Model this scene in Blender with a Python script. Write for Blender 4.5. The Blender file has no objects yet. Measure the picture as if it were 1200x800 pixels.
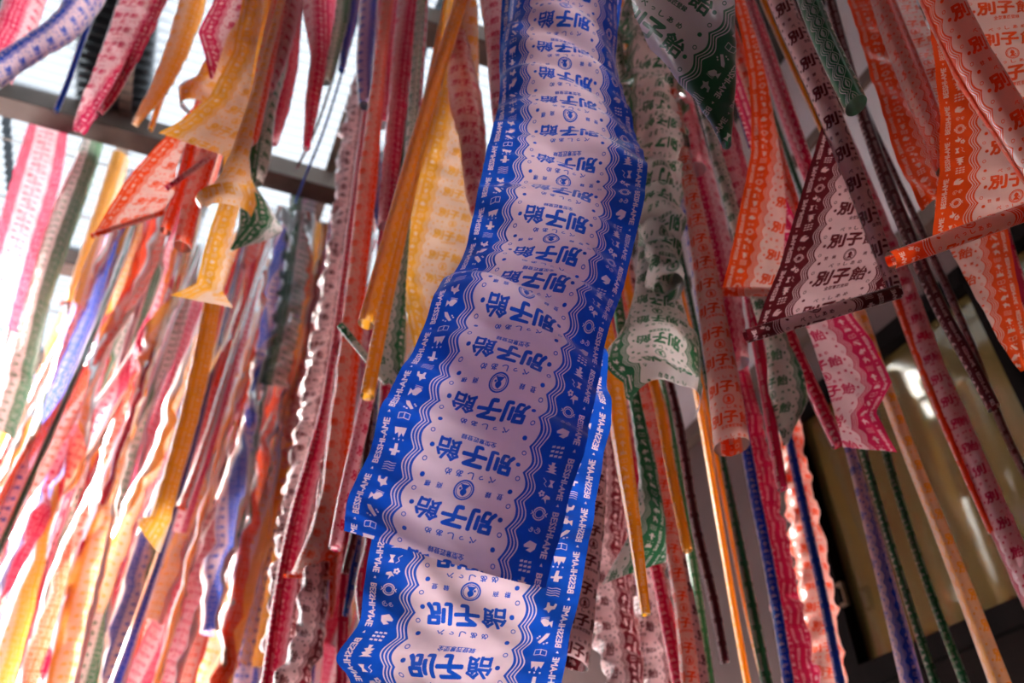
import bpy, math, random
import numpy as np
from mathutils import Vector, Matrix
random.seed(7); RNG = np.random.default_rng(7)
scene = bpy.context.scene
col = scene.collection

# ---------------------------------------------------------------- camera
FPX = 980.0                                              # focal length in pixels of the 1200 x 800 frame
PITCH, ROLL, CAMZ = math.radians(37.9), math.radians(2.05), 1.6
fwd = np.array([0, math.cos(PITCH), math.sin(PITCH)])
_up = np.array([0, -math.sin(PITCH), math.cos(PITCH)]); _rt = np.array([1., 0, 0])
rgt = math.cos(ROLL) * _rt - math.sin(ROLL) * _up
upv = math.cos(ROLL) * _up + math.sin(ROLL) * _rt
CAM = np.array([0, 0, CAMZ])
cd = bpy.data.cameras.new('camera'); cam = bpy.data.objects.new('camera', cd); col.objects.link(cam)
cam.matrix_world = Matrix([list(r) + [c] for r, c in zip(np.stack([rgt, upv, -fwd], 1), CAM)] + [[0, 0, 0, 1]])
cd.sensor_width = 36; cd.lens = 36 * FPX / 1200; cd.clip_start = .02
cd.dof.use_dof = True; cd.dof.focus_distance = .70; cd.dof.aperture_fstop = 6.6
scene.camera = cam

# ---------------------------------------------------------------- light
world = bpy.data.worlds.new('overcast_sky'); scene.world = world; world.use_nodes = True
bg = world.node_tree.nodes['Background']
bg.inputs['Color'].default_value = (.97, .975, 1.0, 1); bg.inputs['Strength'].default_value = 7.0
sd = bpy.data.lights.new('sun', 'SUN'); sun = bpy.data.objects.new('sun', sd); col.objects.link(sun)
sd.energy = 8.0; sd.angle = math.radians(8); sd.color = (1, .95, .88)
sun.rotation_euler = Vector((-.83, .22, .46)).to_track_quat('Z', 'Y').to_euler()
sun.location = (-8, 3, 7)
scene.cycles.diffuse_bounces = 9; scene.cycles.max_bounces = 14
scene.view_settings.view_transform = 'Standard'; scene.view_settings.look = 'None'
scene.view_settings.exposure = 1.1; scene.view_settings.gamma = 1.0
scene.view_settings.use_curve_mapping = False

# ---------------------------------------------------------------- frames of reference
HEAD = math.radians(-24)                                  # the building runs along this heading
BD = np.array([math.sin(HEAD), math.cos(HEAD), 0])        # along the building
AD = np.array([math.cos(HEAD), -math.sin(HEAD), 0])       # across it, towards the house wall
WALL_A, ROOF_Z = 2.2, 5.1
def world_ab(a, b, z): return AD * a + BD * b + np.array([0, 0, z])
def ray(x, y): return fwd + rgt * ((x - 600) / FPX) + upv * ((400 - y) / FPX)
def at(x, y, d): return CAM + ray(x, y) * d
def hit_wall(x, y):
    r = ray(x, y); p = CAM + r * (WALL_A / (r @ AD)); return p @ BD, p[2]
def hit_roof(x, y, z=ROOF_Z):
    r = ray(x, y); p = CAM + r * ((z - CAMZ) / r[2]); return p @ AD, p @ BD
def project(p):
    v = np.asarray(p) - CAM; d = v @ fwd
    return 600 + FPX * (v @ rgt) / d, 400 - FPX * (v @ upv) / d, d

# ---------------------------------------------------------------- materials
def mat(name, c, rough=.7, noise=0., scale=8., spec=.3, metal=0., stretch=(1, 1, 1)):
    m = bpy.data.materials.new(name); m.use_nodes = True
    nt = m.node_tree; b = nt.nodes['Principled BSDF']
    b.inputs['Roughness'].default_value = rough; b.inputs['Specular IOR Level'].default_value = spec
    b.inputs['Metallic'].default_value = metal
    tc = nt.nodes.new('ShaderNodeTexCoord'); mp = nt.nodes.new('ShaderNodeMapping'); mp.inputs['Scale'].default_value = stretch
    n = nt.nodes.new('ShaderNodeTexNoise'); n.inputs['Scale'].default_value = scale; n.inputs['Detail'].default_value = 5
    r = nt.nodes.new('ShaderNodeValToRGB')
    for e, f in zip(r.color_ramp.elements, (1 - noise, 1 + noise)):
        e.color = (min(1, c[0] * f), min(1, c[1] * f), min(1, c[2] * f), 1)
    r.color_ramp.elements[0].position = .35; r.color_ramp.elements[1].position = .65
    L = nt.links.new
    L(tc.outputs['Object'], mp.inputs[0]); L(mp.outputs[0], n.inputs['Vector']); L(n.outputs['Fac'], r.inputs[0]); L(r.outputs[0], b.inputs['Base Color'])
    return m
def srgb(*c): return tuple(((v / 255 + .055) / 1.055) ** 2.4 if v > 10 else v / 255 / 12.92 for v in c)
# ---------------------------------------------------------------- the printed pattern, drawn in code
PER = 0.53                                   # length of one repeat of the print, in film widths
TW, TH = 768, 408
def paint_print():
    SS = 2
    w, h = TW * SS, TH * SS
    yy, xx = np.mgrid[0:h, 0:w]
    X = (xx + .5) / w
    Y = (yy + .5) / h * PER
    ink = np.zeros((h, w), np.float32)
    # scalloped white field, blue margins, three white wave lines
    lob = np.abs(np.sin(np.pi * 4 * Y / PER))
    for side in (0, 1):
        U = X if side == 0 else 1 - X
        e = .262 - .030 * lob
        ink[U < e] = 1
        for k in (1, 2, 3):
            e2 = .262 - .030 * lob ** (1 + .12 * k) - .0165 * k
            ink[(U > e2 - .0031) & (U < e2 + .0031)] = 0
    sx, sy = w, h / PER
    def tri(pts, val):
        P = np.array(pts, float)
        x0, x1 = P[:, 0].min(), P[:, 0].max()
        for off in (-PER, 0, PER):
            Q = P + (0, off)
            i0, i1 = max(0, int(x0 * sx) - 1), min(w, int(x1 * sx) + 2)
            j0, j1 = max(0, int(Q[:, 1].min() * sy) - 1), min(h, int(Q[:, 1].max() * sy) + 2)
            if i1 <= i0 or j1 <= j0: continue
            gx, gy = X[j0:j1, i0:i1], Y[j0:j1, i0:i1]
            ins = np.zeros(gx.shape, bool)
            n = len(Q); b = n - 1
            for a in range(n):
                xa, ya = Q[a]; xb, yb = Q[b]
                if ya != yb:
                    ins ^= ((ya > gy) != (yb > gy)) & (gx < (xb - xa) * (gy - ya) / (yb - ya) + xa)
                b = a
            ink[j0:j1, i0:i1][ins] = val
    def disc(x, y, r, val=1, n=18):
        tri([(x + r * math.cos(6.2832 * i / n), y + r * math.sin(6.2832 * i / n)) for i in range(n)], val)
    def ring(x, y, r, t, a0=0, a1=6.2832, val=1, n=26):
        A = [a0 + (a1 - a0) * i / n for i in range(n + 1)]
        for a, b in zip(A, A[1:]):
            tri([(x + q * math.cos(c), y + q * math.sin(c)) for q, c in ((r, a), (r, b), (r - t, b), (r - t, a))], val)
    def stroke(pts, t, val=1):
        for (xa, ya), (xb, yb) in zip(pts, pts[1:]):
            l = math.hypot(xb - xa, yb - ya) or 1
            nx, ny = -(yb - ya) / l * t / 2, (xb - xa) / l * t / 2
            tri([(xa + nx, ya + ny), (xb + nx, yb + ny), (xb - nx, yb - ny), (xa - nx, ya - ny)], val)
    def text(body, cx, cy, wid, hei, rot=0., bold=0., val=1, shear=0.):
        c = bpy.data.curves.new('print_text', 'FONT'); c.body = body
        c.resolution_u = 2; c.shear = shear
        o = bpy.data.objects.new('print_text', c)
        bpy.context.scene.collection.objects.link(o)
        me = o.to_mesh()
        v = np.array([q.co[:2] for q in me.vertices])
        polys = [list(p.vertices) for p in me.polygons]
        o.to_mesh_clear(); bpy.data.objects.remove(o); bpy.data.curves.remove(c)
        lo, hi = v.min(0), v.max(0)
        v = (v - (lo + hi) / 2) / (hi - lo) * (wid, hei)
        cr, sr = math.cos(rot), math.sin(rot)
        v = np.stack([v[:, 0] * cr - v[:, 1] * sr + cx, v[:, 0] * sr + v[:, 1] * cr + cy], 1)
        for k in range(9 if bold else 1):
            o = (0, 0) if k == 8 or not bold else (bold * math.cos(k * .785), bold * math.sin(k * .785))
            for p in polys: tri(v[p] + o, val)
    def T(f): return PER * (1 - f)
    # two rows of big lettering per repeat, readings above, the small line and the seal
    for f in (.285, .765):
        for k, ch in enumerate('別子飴'):
            text(ch, .372 + .128 * k, T(f) - .004 * k, .112, .098, rot=-.05, bold=.0054 if ch != '飴' else .0030)
    for f in (.125, .60):
        for k, ch in enumerate('べっしあめ'):
            text(ch, .39 + .052 * k, T(f), .030 if ch != 'っ' else .02, .028 if ch != 'っ' else .016, bold=.0011)
    text('全型意匠登録', .50, T(.44), .17, .028, bold=.0008)
    cx, cy = .50, T(0.0)
    ring(cx, cy, .047, .008); ring(cx, cy, .036, .004)
    disc(cx, cy + .008, .015); tri([(cx - .022, cy - .026), (cx + .022, cy - .026), (cx + .004, cy), (cx - .004, cy)], 1)
    tri([(cx - .014, cy + .013), (cx - .004, cy + .028), (cx + .01, cy + .02)], 1)
    disc(cx + .018, cy - .006, .006)
    for x, ch in ((.33, '登'), (.385, '録'), (.615, '商'), (.67, '標')):
        text(ch, x, cy, .026, .026, bold=.0008)
    # dots and rings inside the scallops
    for i in range(8):
        y = PER * (i + .5) / 8
        for s in (0, 1):
            if i % 2:
                x = .292; x = x if not s else 1 - x; disc(x, y, .0115)
            else:
                x = .277; x = x if not s else 1 - x; ring(x, y, .0115, .0042)
    # margin lettering, tops facing outwards
    for i in range(2):
        y = PER * (i + .46) / 2
        text('BESSHI-AME', .048, y, .205, .030, rot=math.pi / 2, bold=.0012, val=0)
        text('BESSHI-AME', .952, y, .205, .030, rot=-math.pi / 2, bold=.0012, val=0)
        for x in (.048, .952): tri([(x, y + .122), (x - .007, y + .135), (x + .007, y + .135)], 0)
    # margin pictures
    m = .125; s = .030
    def at(x, y, pts): return [(x + s * a, y + s * b) for a, b in pts]
    for side in (0, 1):
        def IC(k, pts, val=0):
            x = m if side == 0 else 1 - m
            y = PER * (k + .5) / 7
            sg = 1 if side == 0 else -1
            tri([(x + sg * s * a, y + s * b) for a, b in pts], val)
        def YK(k): return PER * (k + .5) / 7
        x = m if side == 0 else 1 - m
        if side == 0:
            ring(x, YK(0), .031, .006, .3, 2.84, 0); ring(x, YK(0), .031, .006, 3.44, 5.98, 0); ring(x, YK(0), .021, .004, val=0)
            for q in (-1, 1):
                stroke([(x + q * .03 - .008, YK(0) - .008), (x + q * .03 + .008, YK(0) + .008)], .004, 0)
                stroke([(x + q * .03 - .008, YK(0) + .008), (x + q * .03 + .008, YK(0) - .008)], .004, 0)
            for q, r in ((-.014, .014), (.016, .011)):
                ring(x + q, YK(1), r, .003, 0, 5., 0); ring(x + q, YK(1), r * .5, .003, 2, 6.5, 0)
            IC(2, [(-1, -.6), (.2, -.9), (1, -.2), (.9, .1), (-.1, .1), (.5, .5), (-.3, .7), (-.9, .2)])
            for a in (-.9, -.2, .5):
                for b in (-.7, -.1, .5): IC(3, [(a, b), (a + .5, b + .1), (a + .5, b + .35), (a, b + .3)])
            IC(4, [(-1, .8), (-.4, .5), (-.8, .2), (-.2, 0), (-.7, -.4), (-.2, -.5), (-.3, -1), (.3, -1), (.2, -.5), (.8, -.5), (.4, 0), (.8, .1), (.3, .4), (1, .7)])
            IC(5, [(-1, .6), (-.1, .6), (-.4, 0), (-.1, -.6), (-1, -.6), (-.7, 0)])
            stroke([(x + .005, YK(5) + .02), (x + .02, YK(5) + .008), (x + .012, YK(5) - .006), (x + .03, YK(5) - .02)], .003, 0)
            IC(6, [(-1, .1), (-.4, .2), (-.5, .9), (0, .2), (.4, .3), (.1, -.1), (-.2, -.5), (-.9, -.3)])
            for q in range(5):
                a = q * 1.2566
                disc(x + .018 + .010 * math.cos(a), YK(6) - .018 + .010 * math.sin(a), .006, 0)
        else:
            IC(0, [(-1, -.7), (-.8, .1), (-.3, .3), (0, .9), (.3, .5), (.9, .4), (.5, .0), (.5, -.8), (.2, -.8), (0, -.3), (-.5, -.3), (-.7, -.8)])
            IC(1, [(-1, .7), (-.5, .1), (-.2, .5), (.3, .5), (1, -.3), (.6, -.7), (-.1, -.6), (-.5, -.2), (-1, -.5)])
            for q in range(3): stroke([(x - .03, YK(1) - .024 + q * .006), (x + .01, YK(1) - .03 + q * .006)], .0022, 0)
            IC(2, [(-.9, -.9), (-.3, -.9), (.9, .6), (.5, .9), (-.6, -.2)])
            for a, b in ((-.8, .5), (-.3, .7), (.6, -.5), (.9, -.2)): IC(2, [(a, b), (a + .3, b + .05), (a + .3, b + .3), (a, b + .25)])
            for pts in ([(-.9, -.5), (-.9, .5), (0, .3), (.9, .5), (.9, -.5), (0, -.7), (-.9, -.5)], [(0, .3), (0, -.7)]):
                stroke([(x + s * a, YK(3) + s * b) for a, b in pts], .0035, 0)
            IC(4, [(-1, -.8), (-.7, .3), (-.3, -.1), (0, .8), (.3, 0), (.7, .5), (1, -.8)])
            for a in (-.8, 0, .7): IC(4, [(a, .9), (a + .25, .9), (a + .2, 1.15), (a, 1.1)])
            IC(5, [(-.4, .9), (.4, .9), (.4, .4), (.9, .4), (.9, .1), (.4, .1), (.2, -.9), (-.3, -.9), (-.2, 0), (-.9, 0), (-.9, .3), (-.4, .4)])
            for q in range(4): stroke([(x - .03, YK(6) + .016 - q * .011), (x - .01, YK(6) + .019 - q * .011), (x + .01, YK(6) + .014 - q * .011), (x + .03, YK(6) + .018 - q * .011)], .0028, 0)
    ink = ink.reshape(TH, SS, TW, SS).mean((1, 3))
    im = bpy.data.images.new('wrapper_print', TW, TH, float_buffer=False, is_data=True)
    px = np.ones((TH, TW, 4), np.float32); px[..., :3] = ink[..., None]
    im.pixels.foreach_set(px.ravel()); im.update(); im.pack()
    return im
PRINT = paint_print()
# ink and film colours of the six kinds of wrapper
FILMS = {
 'blue':   (srgb(20, 80, 192),  srgb(228, 200, 210)),
 'pink':   (srgb(218, 34, 90), srgb(250, 206, 212)),
 'green':  (srgb(52, 120, 78),  srgb(236, 226, 222)),
 'yellow': (srgb(255, 184, 58), srgb(254, 218, 190)),
 'orange': (srgb(250, 84, 22),  srgb(252, 206, 194)),
 'maroon': (srgb(104, 20, 30),  srgb(238, 198, 200)),
}
WORD = {'blue': 'blue', 'pink': 'pink', 'green': 'green', 'yellow': 'yellow', 'orange': 'orange', 'maroon': 'maroon'}
def film_material(name, ink, film):
    m = bpy.data.materials.new(name + '_printed_film'); m.use_nodes = True
    nt = m.node_tree; nt.nodes.clear(); N = nt.nodes.new; L = nt.links.new
    uv = N('ShaderNodeUVMap'); uv.uv_map = 'print'
    im = N('ShaderNodeTexImage'); im.image = PRINT; im.extension = 'REPEAT'; im.interpolation = 'Linear'
    L(uv.outputs[0], im.inputs[0])
    nz = N('ShaderNodeTexNoise'); nz.inputs['Scale'].default_value = 35; nz.inputs['Detail'].default_value = 4
    tc = N('ShaderNodeTexCoord'); L(tc.outputs['Object'], nz.inputs['Vector'])
    mx = N('ShaderNodeMix'); mx.data_type = 'RGBA'
    mx.inputs[6].default_value = (*film, 1); mx.inputs[7].default_value = (*ink, 1)
    L(im.outputs[0], mx.inputs[0])
    hs = N('ShaderNodeHueSaturation'); L(mx.outputs[2], hs.inputs['Color'])
    mr = N('ShaderNodeMapRange'); mr.inputs[3].default_value = .88; mr.inputs[4].default_value = 1.08
    L(nz.outputs['Fac'], mr.inputs[0]); L(mr.outputs[0], hs.inputs['Value'])
    cr = N('ShaderNodeTexNoise'); cr.noise_type = 'RIDGED_MULTIFRACTAL'; cr.inputs['Scale'].default_value = 14; cr.inputs['Detail'].default_value = 4
    L(tc.outputs['Object'], cr.inputs['Vector'])
    bp = N('ShaderNodeBump'); bp.inputs['Strength'].default_value = .5; bp.inputs['Distance'].default_value = .0035
    L(cr.outputs['Fac'], bp.inputs['Height'])
    df = N('ShaderNodeBsdfDiffuse'); tl = N('ShaderNodeBsdfTranslucent'); gl = N('ShaderNodeBsdfGlossy')
    gl.inputs['Roughness'].default_value = .28; gl.inputs['Color'].default_value = (1, 1, 1, 1)
    L(hs.outputs[0], df.inputs['Color']); L(hs.outputs[0], tl.inputs['Color'])
    L(bp.outputs[0], df.inputs['Normal']); L(bp.outputs[0], tl.inputs['Normal']); L(bp.outputs[0], gl.inputs['Normal'])
    m1 = N('ShaderNodeMixShader'); m1.inputs[0].default_value = .62; L(df.outputs[0], m1.inputs[1]); L(tl.outputs[0], m1.inputs[2])
    fr = N('ShaderNodeFresnel'); fr.inputs[0].default_value = 1.4; L(bp.outputs[0], fr.inputs['Normal'])
    m2 = N('ShaderNodeMixShader'); L(fr.outputs[0], m2.inputs[0]); L(m1.outputs[0], m2.inputs[1]); L(gl.outputs[0], m2.inputs[2])
    o = N('ShaderNodeOutputMaterial'); L(m2.outputs[0], o.inputs[0])
    return m
FM = {k: film_material(k, *v) for k, v in FILMS.items()}

# ---------------------------------------------------------------- mesh helpers
def link(name, me, parent=None, **props):
    """centre the mesh on its own bounding box and link it"""
    n = len(me.vertices); co = np.empty(n * 3, np.float32); me.vertices.foreach_get('co', co); co = co.reshape(-1, 3)
    c = (co.min(0) + co.max(0)) / 2
    me.vertices.foreach_set('co', (co - c).ravel()); me.update()
    o = bpy.data.objects.new(name, me); col.objects.link(o)
    if parent is not None:
        o.parent = parent; o.location = Vector(c.tolist()) - parent.location
    else: o.location = c.tolist()
    for k, v in props.items(): o[k] = v
    return o
def mesh_from(verts, faces, m, smooth=False):
    me = bpy.data.meshes.new('mesh'); me.from_pydata([tuple(map(float, v)) for v in verts], [], faces)
    me.materials.append(m)
    if smooth: me.polygons.foreach_set('use_smooth', [True] * len(me.polygons))
    return me
def box_ab(a0, a1, b0, b1, z0, z1, m, bev=0.):
    v = [world_ab(a, b, z) for z in (z0, z1) for b in (b0, b1) for a in (a0, a1)]
    f = [(0, 2, 3, 1), (4, 5, 7, 6), (0, 1, 5, 4), (2, 6, 7, 3), (0, 4, 6, 2), (1, 3, 7, 5)]
    return mesh_from(v, f, m)

W = 0.16                                                   # width of every film
def _phi(c):
    """curl angle that makes a film of width 1 look c wide"""
    if c >= .995: return .34
    if c < 2 / math.pi: return 2 / c
    lo, hi = .05, math.pi
    for _ in range(24):
        m = (lo + hi) / 2
        if 2 * math.sin(m / 2) / m > c: lo = m
        else: hi = m
    return lo
def film(name, colour, C, A, Nn, wid, parent=None, cols=14, conv=1., wr=.0, wl=.05, flip=False, mirror=False, v0=0., seam=0., frill=0., anchor=None, u0=0., swap=False, uvfun=None, W_=W, seed=None, **props):
    """sheet of printed film: C centres, A unit width axes, Nn unit axes pointing away from the viewer, wid seen widths (metres)"""
    n = len(C); rg = np.random.default_rng(int(seed if seed is not None else RNG.integers(1 << 30)))
    arc = np.concatenate([[0], np.cumsum(np.linalg.norm(np.diff(C, axis=0), axis=1))])
    u = np.linspace(0, 1, cols)
    pos = np.empty((n, cols, 3)); UV = np.empty((n, cols, 2)); cap = 2.25 * math.pi
    for i in range(n):
        c = max(.02, wid[i] / W_); ph = _phi(min(1., c)); part = 1.
        stretch = 1.
        if ph > cap: part = cap / ph; ph = cap
        R = W_ * part / ph
        if c > .995: stretch = c
        al = (u - .5) * ph
        grow = 1 + .05 * np.maximum(0, ph - math.pi) / math.pi * (u - .5)
        x = R * grow * np.sin(al) * stretch; z = R * (1 - grow * np.cos(al))
        k = min(1., max(0., (ph - math.pi) / math.pi))
        if k > 0:
            an = seam * k; zz = z - R
            x, z = x * math.cos(an) - zz * math.sin(an), x * math.sin(an) + zz * math.cos(an) + R
        else: z = z - z.mean()
        if anchor:                                             # part of the width lies flat, the rest is rolled away
            x = (u - .5) * wid[i]; z = .10 * wid[i] * (u - .5) ** 2; part = min(1.2, wid[i] / W_)
        pos[i] = C[i] + x[:, None] * A[i] + (conv * z)[:, None] * Nn[i]
        UV[i, :, 0] = u * part + u0 if anchor == 'L' else 1 - (1 - u) * part + u0 if anchor == 'R' else (u - .5) * part + .5 + u0
        UV[i, :, 1] = -arc[i] / (W * PER) + v0
    if swap: UV = np.stack([np.repeat(arc[:, None] / W, cols, 1), (UV[..., 0]) / PER], -1)
    if wr > 0:
        s = arc[:, None] / wl; q = (u * W_ / wl)[None, :]
        d = np.zeros((n, cols))
        for _ in range(9):
            fs, fq, p = rg.uniform(.5, 3.4), rg.uniform(-1.6, 1.6), rg.uniform(0, 6.28)
            d += (1 - 2 * np.abs(np.sin(s * fs * 1.6 + q * fq * 1.6 + p))) / (fs + .6)
        pos += (d * wr)[:, :, None] * Nn[:, None, :]
        if frill > 0:
            e = np.abs(u - .5) * 2
            f = sum(np.sin(s * fs + p) for fs, p in ((2.3, rg.uniform(0, 6)), (4.1, rg.uniform(0, 6)), (7.3, rg.uniform(0, 6))))
            pos += (f * frill * (e[None, :] ** 2) * np.sign(u - .5)[None, :])[:, :, None] * A[:, None, :]
            pos += (np.sin(s * 5.1 + q * 2 + 1) * frill)[:, :, None] * Nn[:, None, :]
    if uvfun is not None: UV = uvfun(pos)
    if mirror: UV[..., 0] = 1 - UV[..., 0]
    if flip: UV[..., 0] = 1 - UV[..., 0]; UV[..., 1] = -UV[..., 1]
    idx = np.arange(n * cols).reshape(n, cols)
    F = np.stack([idx[:-1, :-1], idx[1:, :-1], idx[1:, 1:], idx[:-1, 1:]], -1).reshape(-1, 4)
    me = bpy.data.meshes.new(name)
    me.vertices.add(n * cols); me.vertices.foreach_set('co', pos.reshape(-1).astype(np.float32))
    me.loops.add(F.size); me.loops.foreach_set('vertex_index', F.reshape(-1).astype(np.int32))
    me.polygons.add(len(F)); me.polygons.foreach_set('loop_start', np.arange(0, F.size, 4, dtype=np.int32))
    me.polygons.foreach_set('use_smooth', np.ones(len(F), bool))
    uvl = me.uv_layers.new(name='print'); uvl.data.foreach_set('uv', UV.reshape(-1, 2)[F.reshape(-1)].reshape(-1).astype(np.float32))
    me.materials.append(FM[colour]); me.update(calc_edges=True)
    return link(name, me, parent, **props)
def resample(K, n):
    """smooth curve through the rows of K"""
    K = np.asarray(K, float); m = len(K)
    if m == 2: return K[0] + (K[1] - K[0]) * np.linspace(0, 1, n)[:, None]
    P = np.vstack([2 * K[0] - K[1], K, 2 * K[-1] - K[-2]])
    t = np.linspace(0, m - 1, n); i = np.minimum(t.astype(int), m - 2); f = (t - i)[:, None]
    p0, p1, p2, p3 = P[i], P[i + 1], P[i + 2], P[i + 3]
    return .5 * (2 * p1 + (p2 - p0) * f + (2 * p0 - 5 * p1 + 4 * p2 - p3) * f ** 2 + (3 * p1 - p0 - 3 * p2 + p3) * f ** 3)
def _unit(v): return v / np.maximum(1e-9, np.linalg.norm(v, axis=-1, keepdims=True))
HEROES = []
def F(colour, rows, label, d=None, name='film_streamer', ext=True, parent=None, extw=.03, group=None, step=5., **kw):
    """film given by its left and right edge (pixels of the photograph) row by row, at a real depth d"""
    R = np.array(rows, float)
    wpx = np.hypot(R[:, 2] - R[:, 0], R[:, 3] - R[:, 1])
    mid = (R[:, :2] + R[:, 2:]) / 2; ry = np.array([ray(*m)[1] for m in mid])
    if isinstance(d, str):                                   # hangs straight down from the roof where it comes into view
        r0 = ray(*mid[0]); k = max((ROOF_Z - .12 - CAMZ) / r0[2], 3.33 / (r0 @ BD)); D = r0[1] * k / ry; ext = False
    elif d is None or np.isscalar(d):                        # hangs in an upright plane; d is the depth at its foot
        k = int(wpx.argmax()) if d is None else len(R) - 1
        D = (W * FPX / wpx.max() if d is None else d) * (ry[k] / ry) ** (kw.pop('pw', .4 if name in ('film_flag', 'rolled_edge', 'rolled_hem') else 1.))
        D = np.minimum(D, 1.04 * W * FPX / wpx)
    else: D = np.array(d, float)
    kw.pop('pw', None)
    Lp = np.array([at(r[0], r[1], e) for r, e in zip(R, D)]); Rp = np.array([at(r[2], r[3], e) for r, e in zip(R, D)])
    K = np.hstack([Lp, Rp])
    plen = np.hypot(*np.diff((R[:, :2] + R[:, 2:]) / 2, axis=0).T).sum()
    n = int(min(220, max(10, plen / step)))
    lin = kw.pop('lin', name == 'film_flag')
    if lin:
        tt = np.concatenate([[0], np.cumsum(np.linalg.norm(np.diff(K, axis=0), axis=1))]); ts = np.linspace(0, tt[-1], n)
        Q = np.stack([np.interp(ts, tt, K[:, j]) for j in range(6)], 1)
    else: Q = resample(K, n)
    if len(K) > 2:
        lo, hi = K.min(0) , K.max(0); Q = np.clip(Q, lo - .01, hi + .01)
    L3, R3 = Q[:, :3], Q[:, 3:]
    C = (L3 + R3) / 2; A = _unit(R3 - L3); wid = np.linalg.norm(R3 - L3, axis=1)
    top = C[0]
    if ext and top[2] < ROOF_Z - .15 and parent is None:
        L = ROOF_Z - .04 - top[2]; m = max(6, int(L / .06))
        s = np.linspace(1, 0, m, endpoint=False)
        tan = _unit(C[0] - C[min(3, n - 1)]) ; tan = tan / max(.35, tan[2])
        lean = tan * np.array([1, 1, 0])
        up = top + np.array([0, 0, 1]) * (s * L)[:, None] + lean * (.12 * (1 - np.exp(-s * L / .12)))[:, None]
        w1 = min(wid[0], extw); k = np.exp(-s * L / .10)[:, None]
        C = np.vstack([up, C]); A = np.vstack([np.repeat(A[:1], m, 0), A]); wid = np.concatenate([(w1 + (wid[0] - w1) * k[:, 0]), wid])
    if parent is None and 'anchor' not in kw and not kw.get('flip') and (isinstance(d, str) or (np.isscalar(d) and d > 1.2)): kw.setdefault('u0', [0, .3, -.3, .5, .2][len(label) % 5])
    view = _unit(C - CAM)
    T = _unit(np.gradient(C, axis=0)); N_ = np.cross(T, A); N_ = _unit(N_)
    N_ *= np.sign((N_ * view).sum(1, keepdims=True) + 1e-9)
    props = {}
    if parent is None:
        props = dict(label=label, category='film streamer', group=group or 'printed candy wrapper films hung overhead')
        HEROES.append((R, colour))
    elif label: props = dict(label=label)
    return film(name, colour, C, A, N_, wid, parent, **props, **kw)
def S(colour, pts, w, label, d, name='rolled_film_streamer', **kw):
    """film given by its centre line and seen width"""
    P = np.array(pts, float); wd = np.full(len(P), w, float) if np.isscalar(w) else np.array(w, float)
    T = np.gradient(P, axis=0); T /= np.linalg.norm(T, axis=1, keepdims=True)
    Nx = np.stack([T[:, 1], -T[:, 0]], 1)                    # for a path going down, points right in the picture
    rows = np.hstack([P - Nx * wd[:, None] / 2, P + Nx * wd[:, None] / 2])
    kw.setdefault('cols', 16)
    kw.setdefault('u0', .5 + .03 * math.sin(len(label or '') * 7.))
    return F(colour, rows, label, d, name, **kw)
def hem(parent, colour, p0, p1, r, d, label='rolled lower edge', **kw):
    """the lower edge rolled up into a thin quill lying across the film"""
    q = ((np.array(p0, float) + p1) / 2).tolist()
    return S(colour, [p0, q, p1], r * 2, label, d, name='rolled_hem', parent=parent, ext=False, swap=True, **kw)
# ---------------------------------------------------------------- the place: house wall, roof, beams, floor
M_plaster = mat('pale_plaster', srgb(196, 190, 196), .85, .06, 3)
M_taupe = mat('taupe_wall', srgb(92, 76, 76), .85, .08, 4)
M_black = mat('black_timber', srgb(18, 13, 13), .9, .25, 14, spec=.05, stretch=(1, 1, .2))
M_brown = mat('brown_batten', srgb(92, 74, 68), .6, .15, 10)
M_beam = mat('dark_steel_beam', srgb(140, 128, 118), .5, .12, 6)
M_floor = mat('concrete_floor', srgb(70, 62, 60), .9, .1, 2)
M_board = mat('dark_brown_board', srgb(24, 17, 16), .9, .25, 10, spec=.05, stretch=(.2, .2, 3))
M_blind = mat('olive_blind', srgb(104, 90, 54), .8, .06, 2)
M_dark_ceiling = mat('dark_ceiling_board', srgb(48, 40, 38), .7, .2, 8)
M_brass = mat('dull_metal_latch', srgb(120, 105, 90), .35, .05, 10, metal=.8)
def sheet_material(name, c, clear):
    m = bpy.data.materials.new(name); m.use_nodes = True; nt = m.node_tree; nt.nodes.clear(); N = nt.nodes.new; L = nt.links.new
    tr = N('ShaderNodeBsdfTransparent'); tr.inputs[0].default_value = (.93, .97, 1, 1)
    tl = N('ShaderNodeBsdfTranslucent'); df = N('ShaderNodeBsdfDiffuse')
    nz = N('ShaderNodeTexNoise'); nz.inputs['Scale'].default_value = 1.5
    rp = N('ShaderNodeValToRGB'); rp.color_ramp.elements[0].color = (*[v * .85 for v in c], 1); rp.color_ramp.elements[1].color = (*c, 1)
    L(nz.outputs['Fac'], rp.inputs[0]); L(rp.outputs[0], tl.inputs[0]); L(rp.outputs[0], df.inputs[0])
    a = N('ShaderNodeMixShader'); a.inputs[0].default_value = .3; L(tl.outputs[0], a.inputs[1]); L(df.outputs[0], a.inputs[2])
    lw = N('ShaderNodeLayerWeight'); lw.inputs[0].default_value = .35
    mr = N('ShaderNodeMapRange'); mr.inputs[3].default_value = 1 - clear; mr.inputs[4].default_value = 1.0; L(lw.outputs['Facing'], mr.inputs[0])
    b = N('ShaderNodeMixShader'); L(mr.outputs[0], b.inputs[0]); L(tr.outputs[0], b.inputs[1]); L(a.outputs[0], b.inputs[2])
    o = N('ShaderNodeOutputMaterial'); L(b.outputs[0], o.inputs[0]); return m
M_sheet = sheet_material('clear_corrugated_sheet', (.075, .086, .097), .028)
M_opaque = mat('weathered_brown_corrugated_sheet', srgb(150, 132, 124), .6, .15, 5)
M_glass = bpy.data.materials.new('window_glass'); M_glass.use_nodes = True
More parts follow.
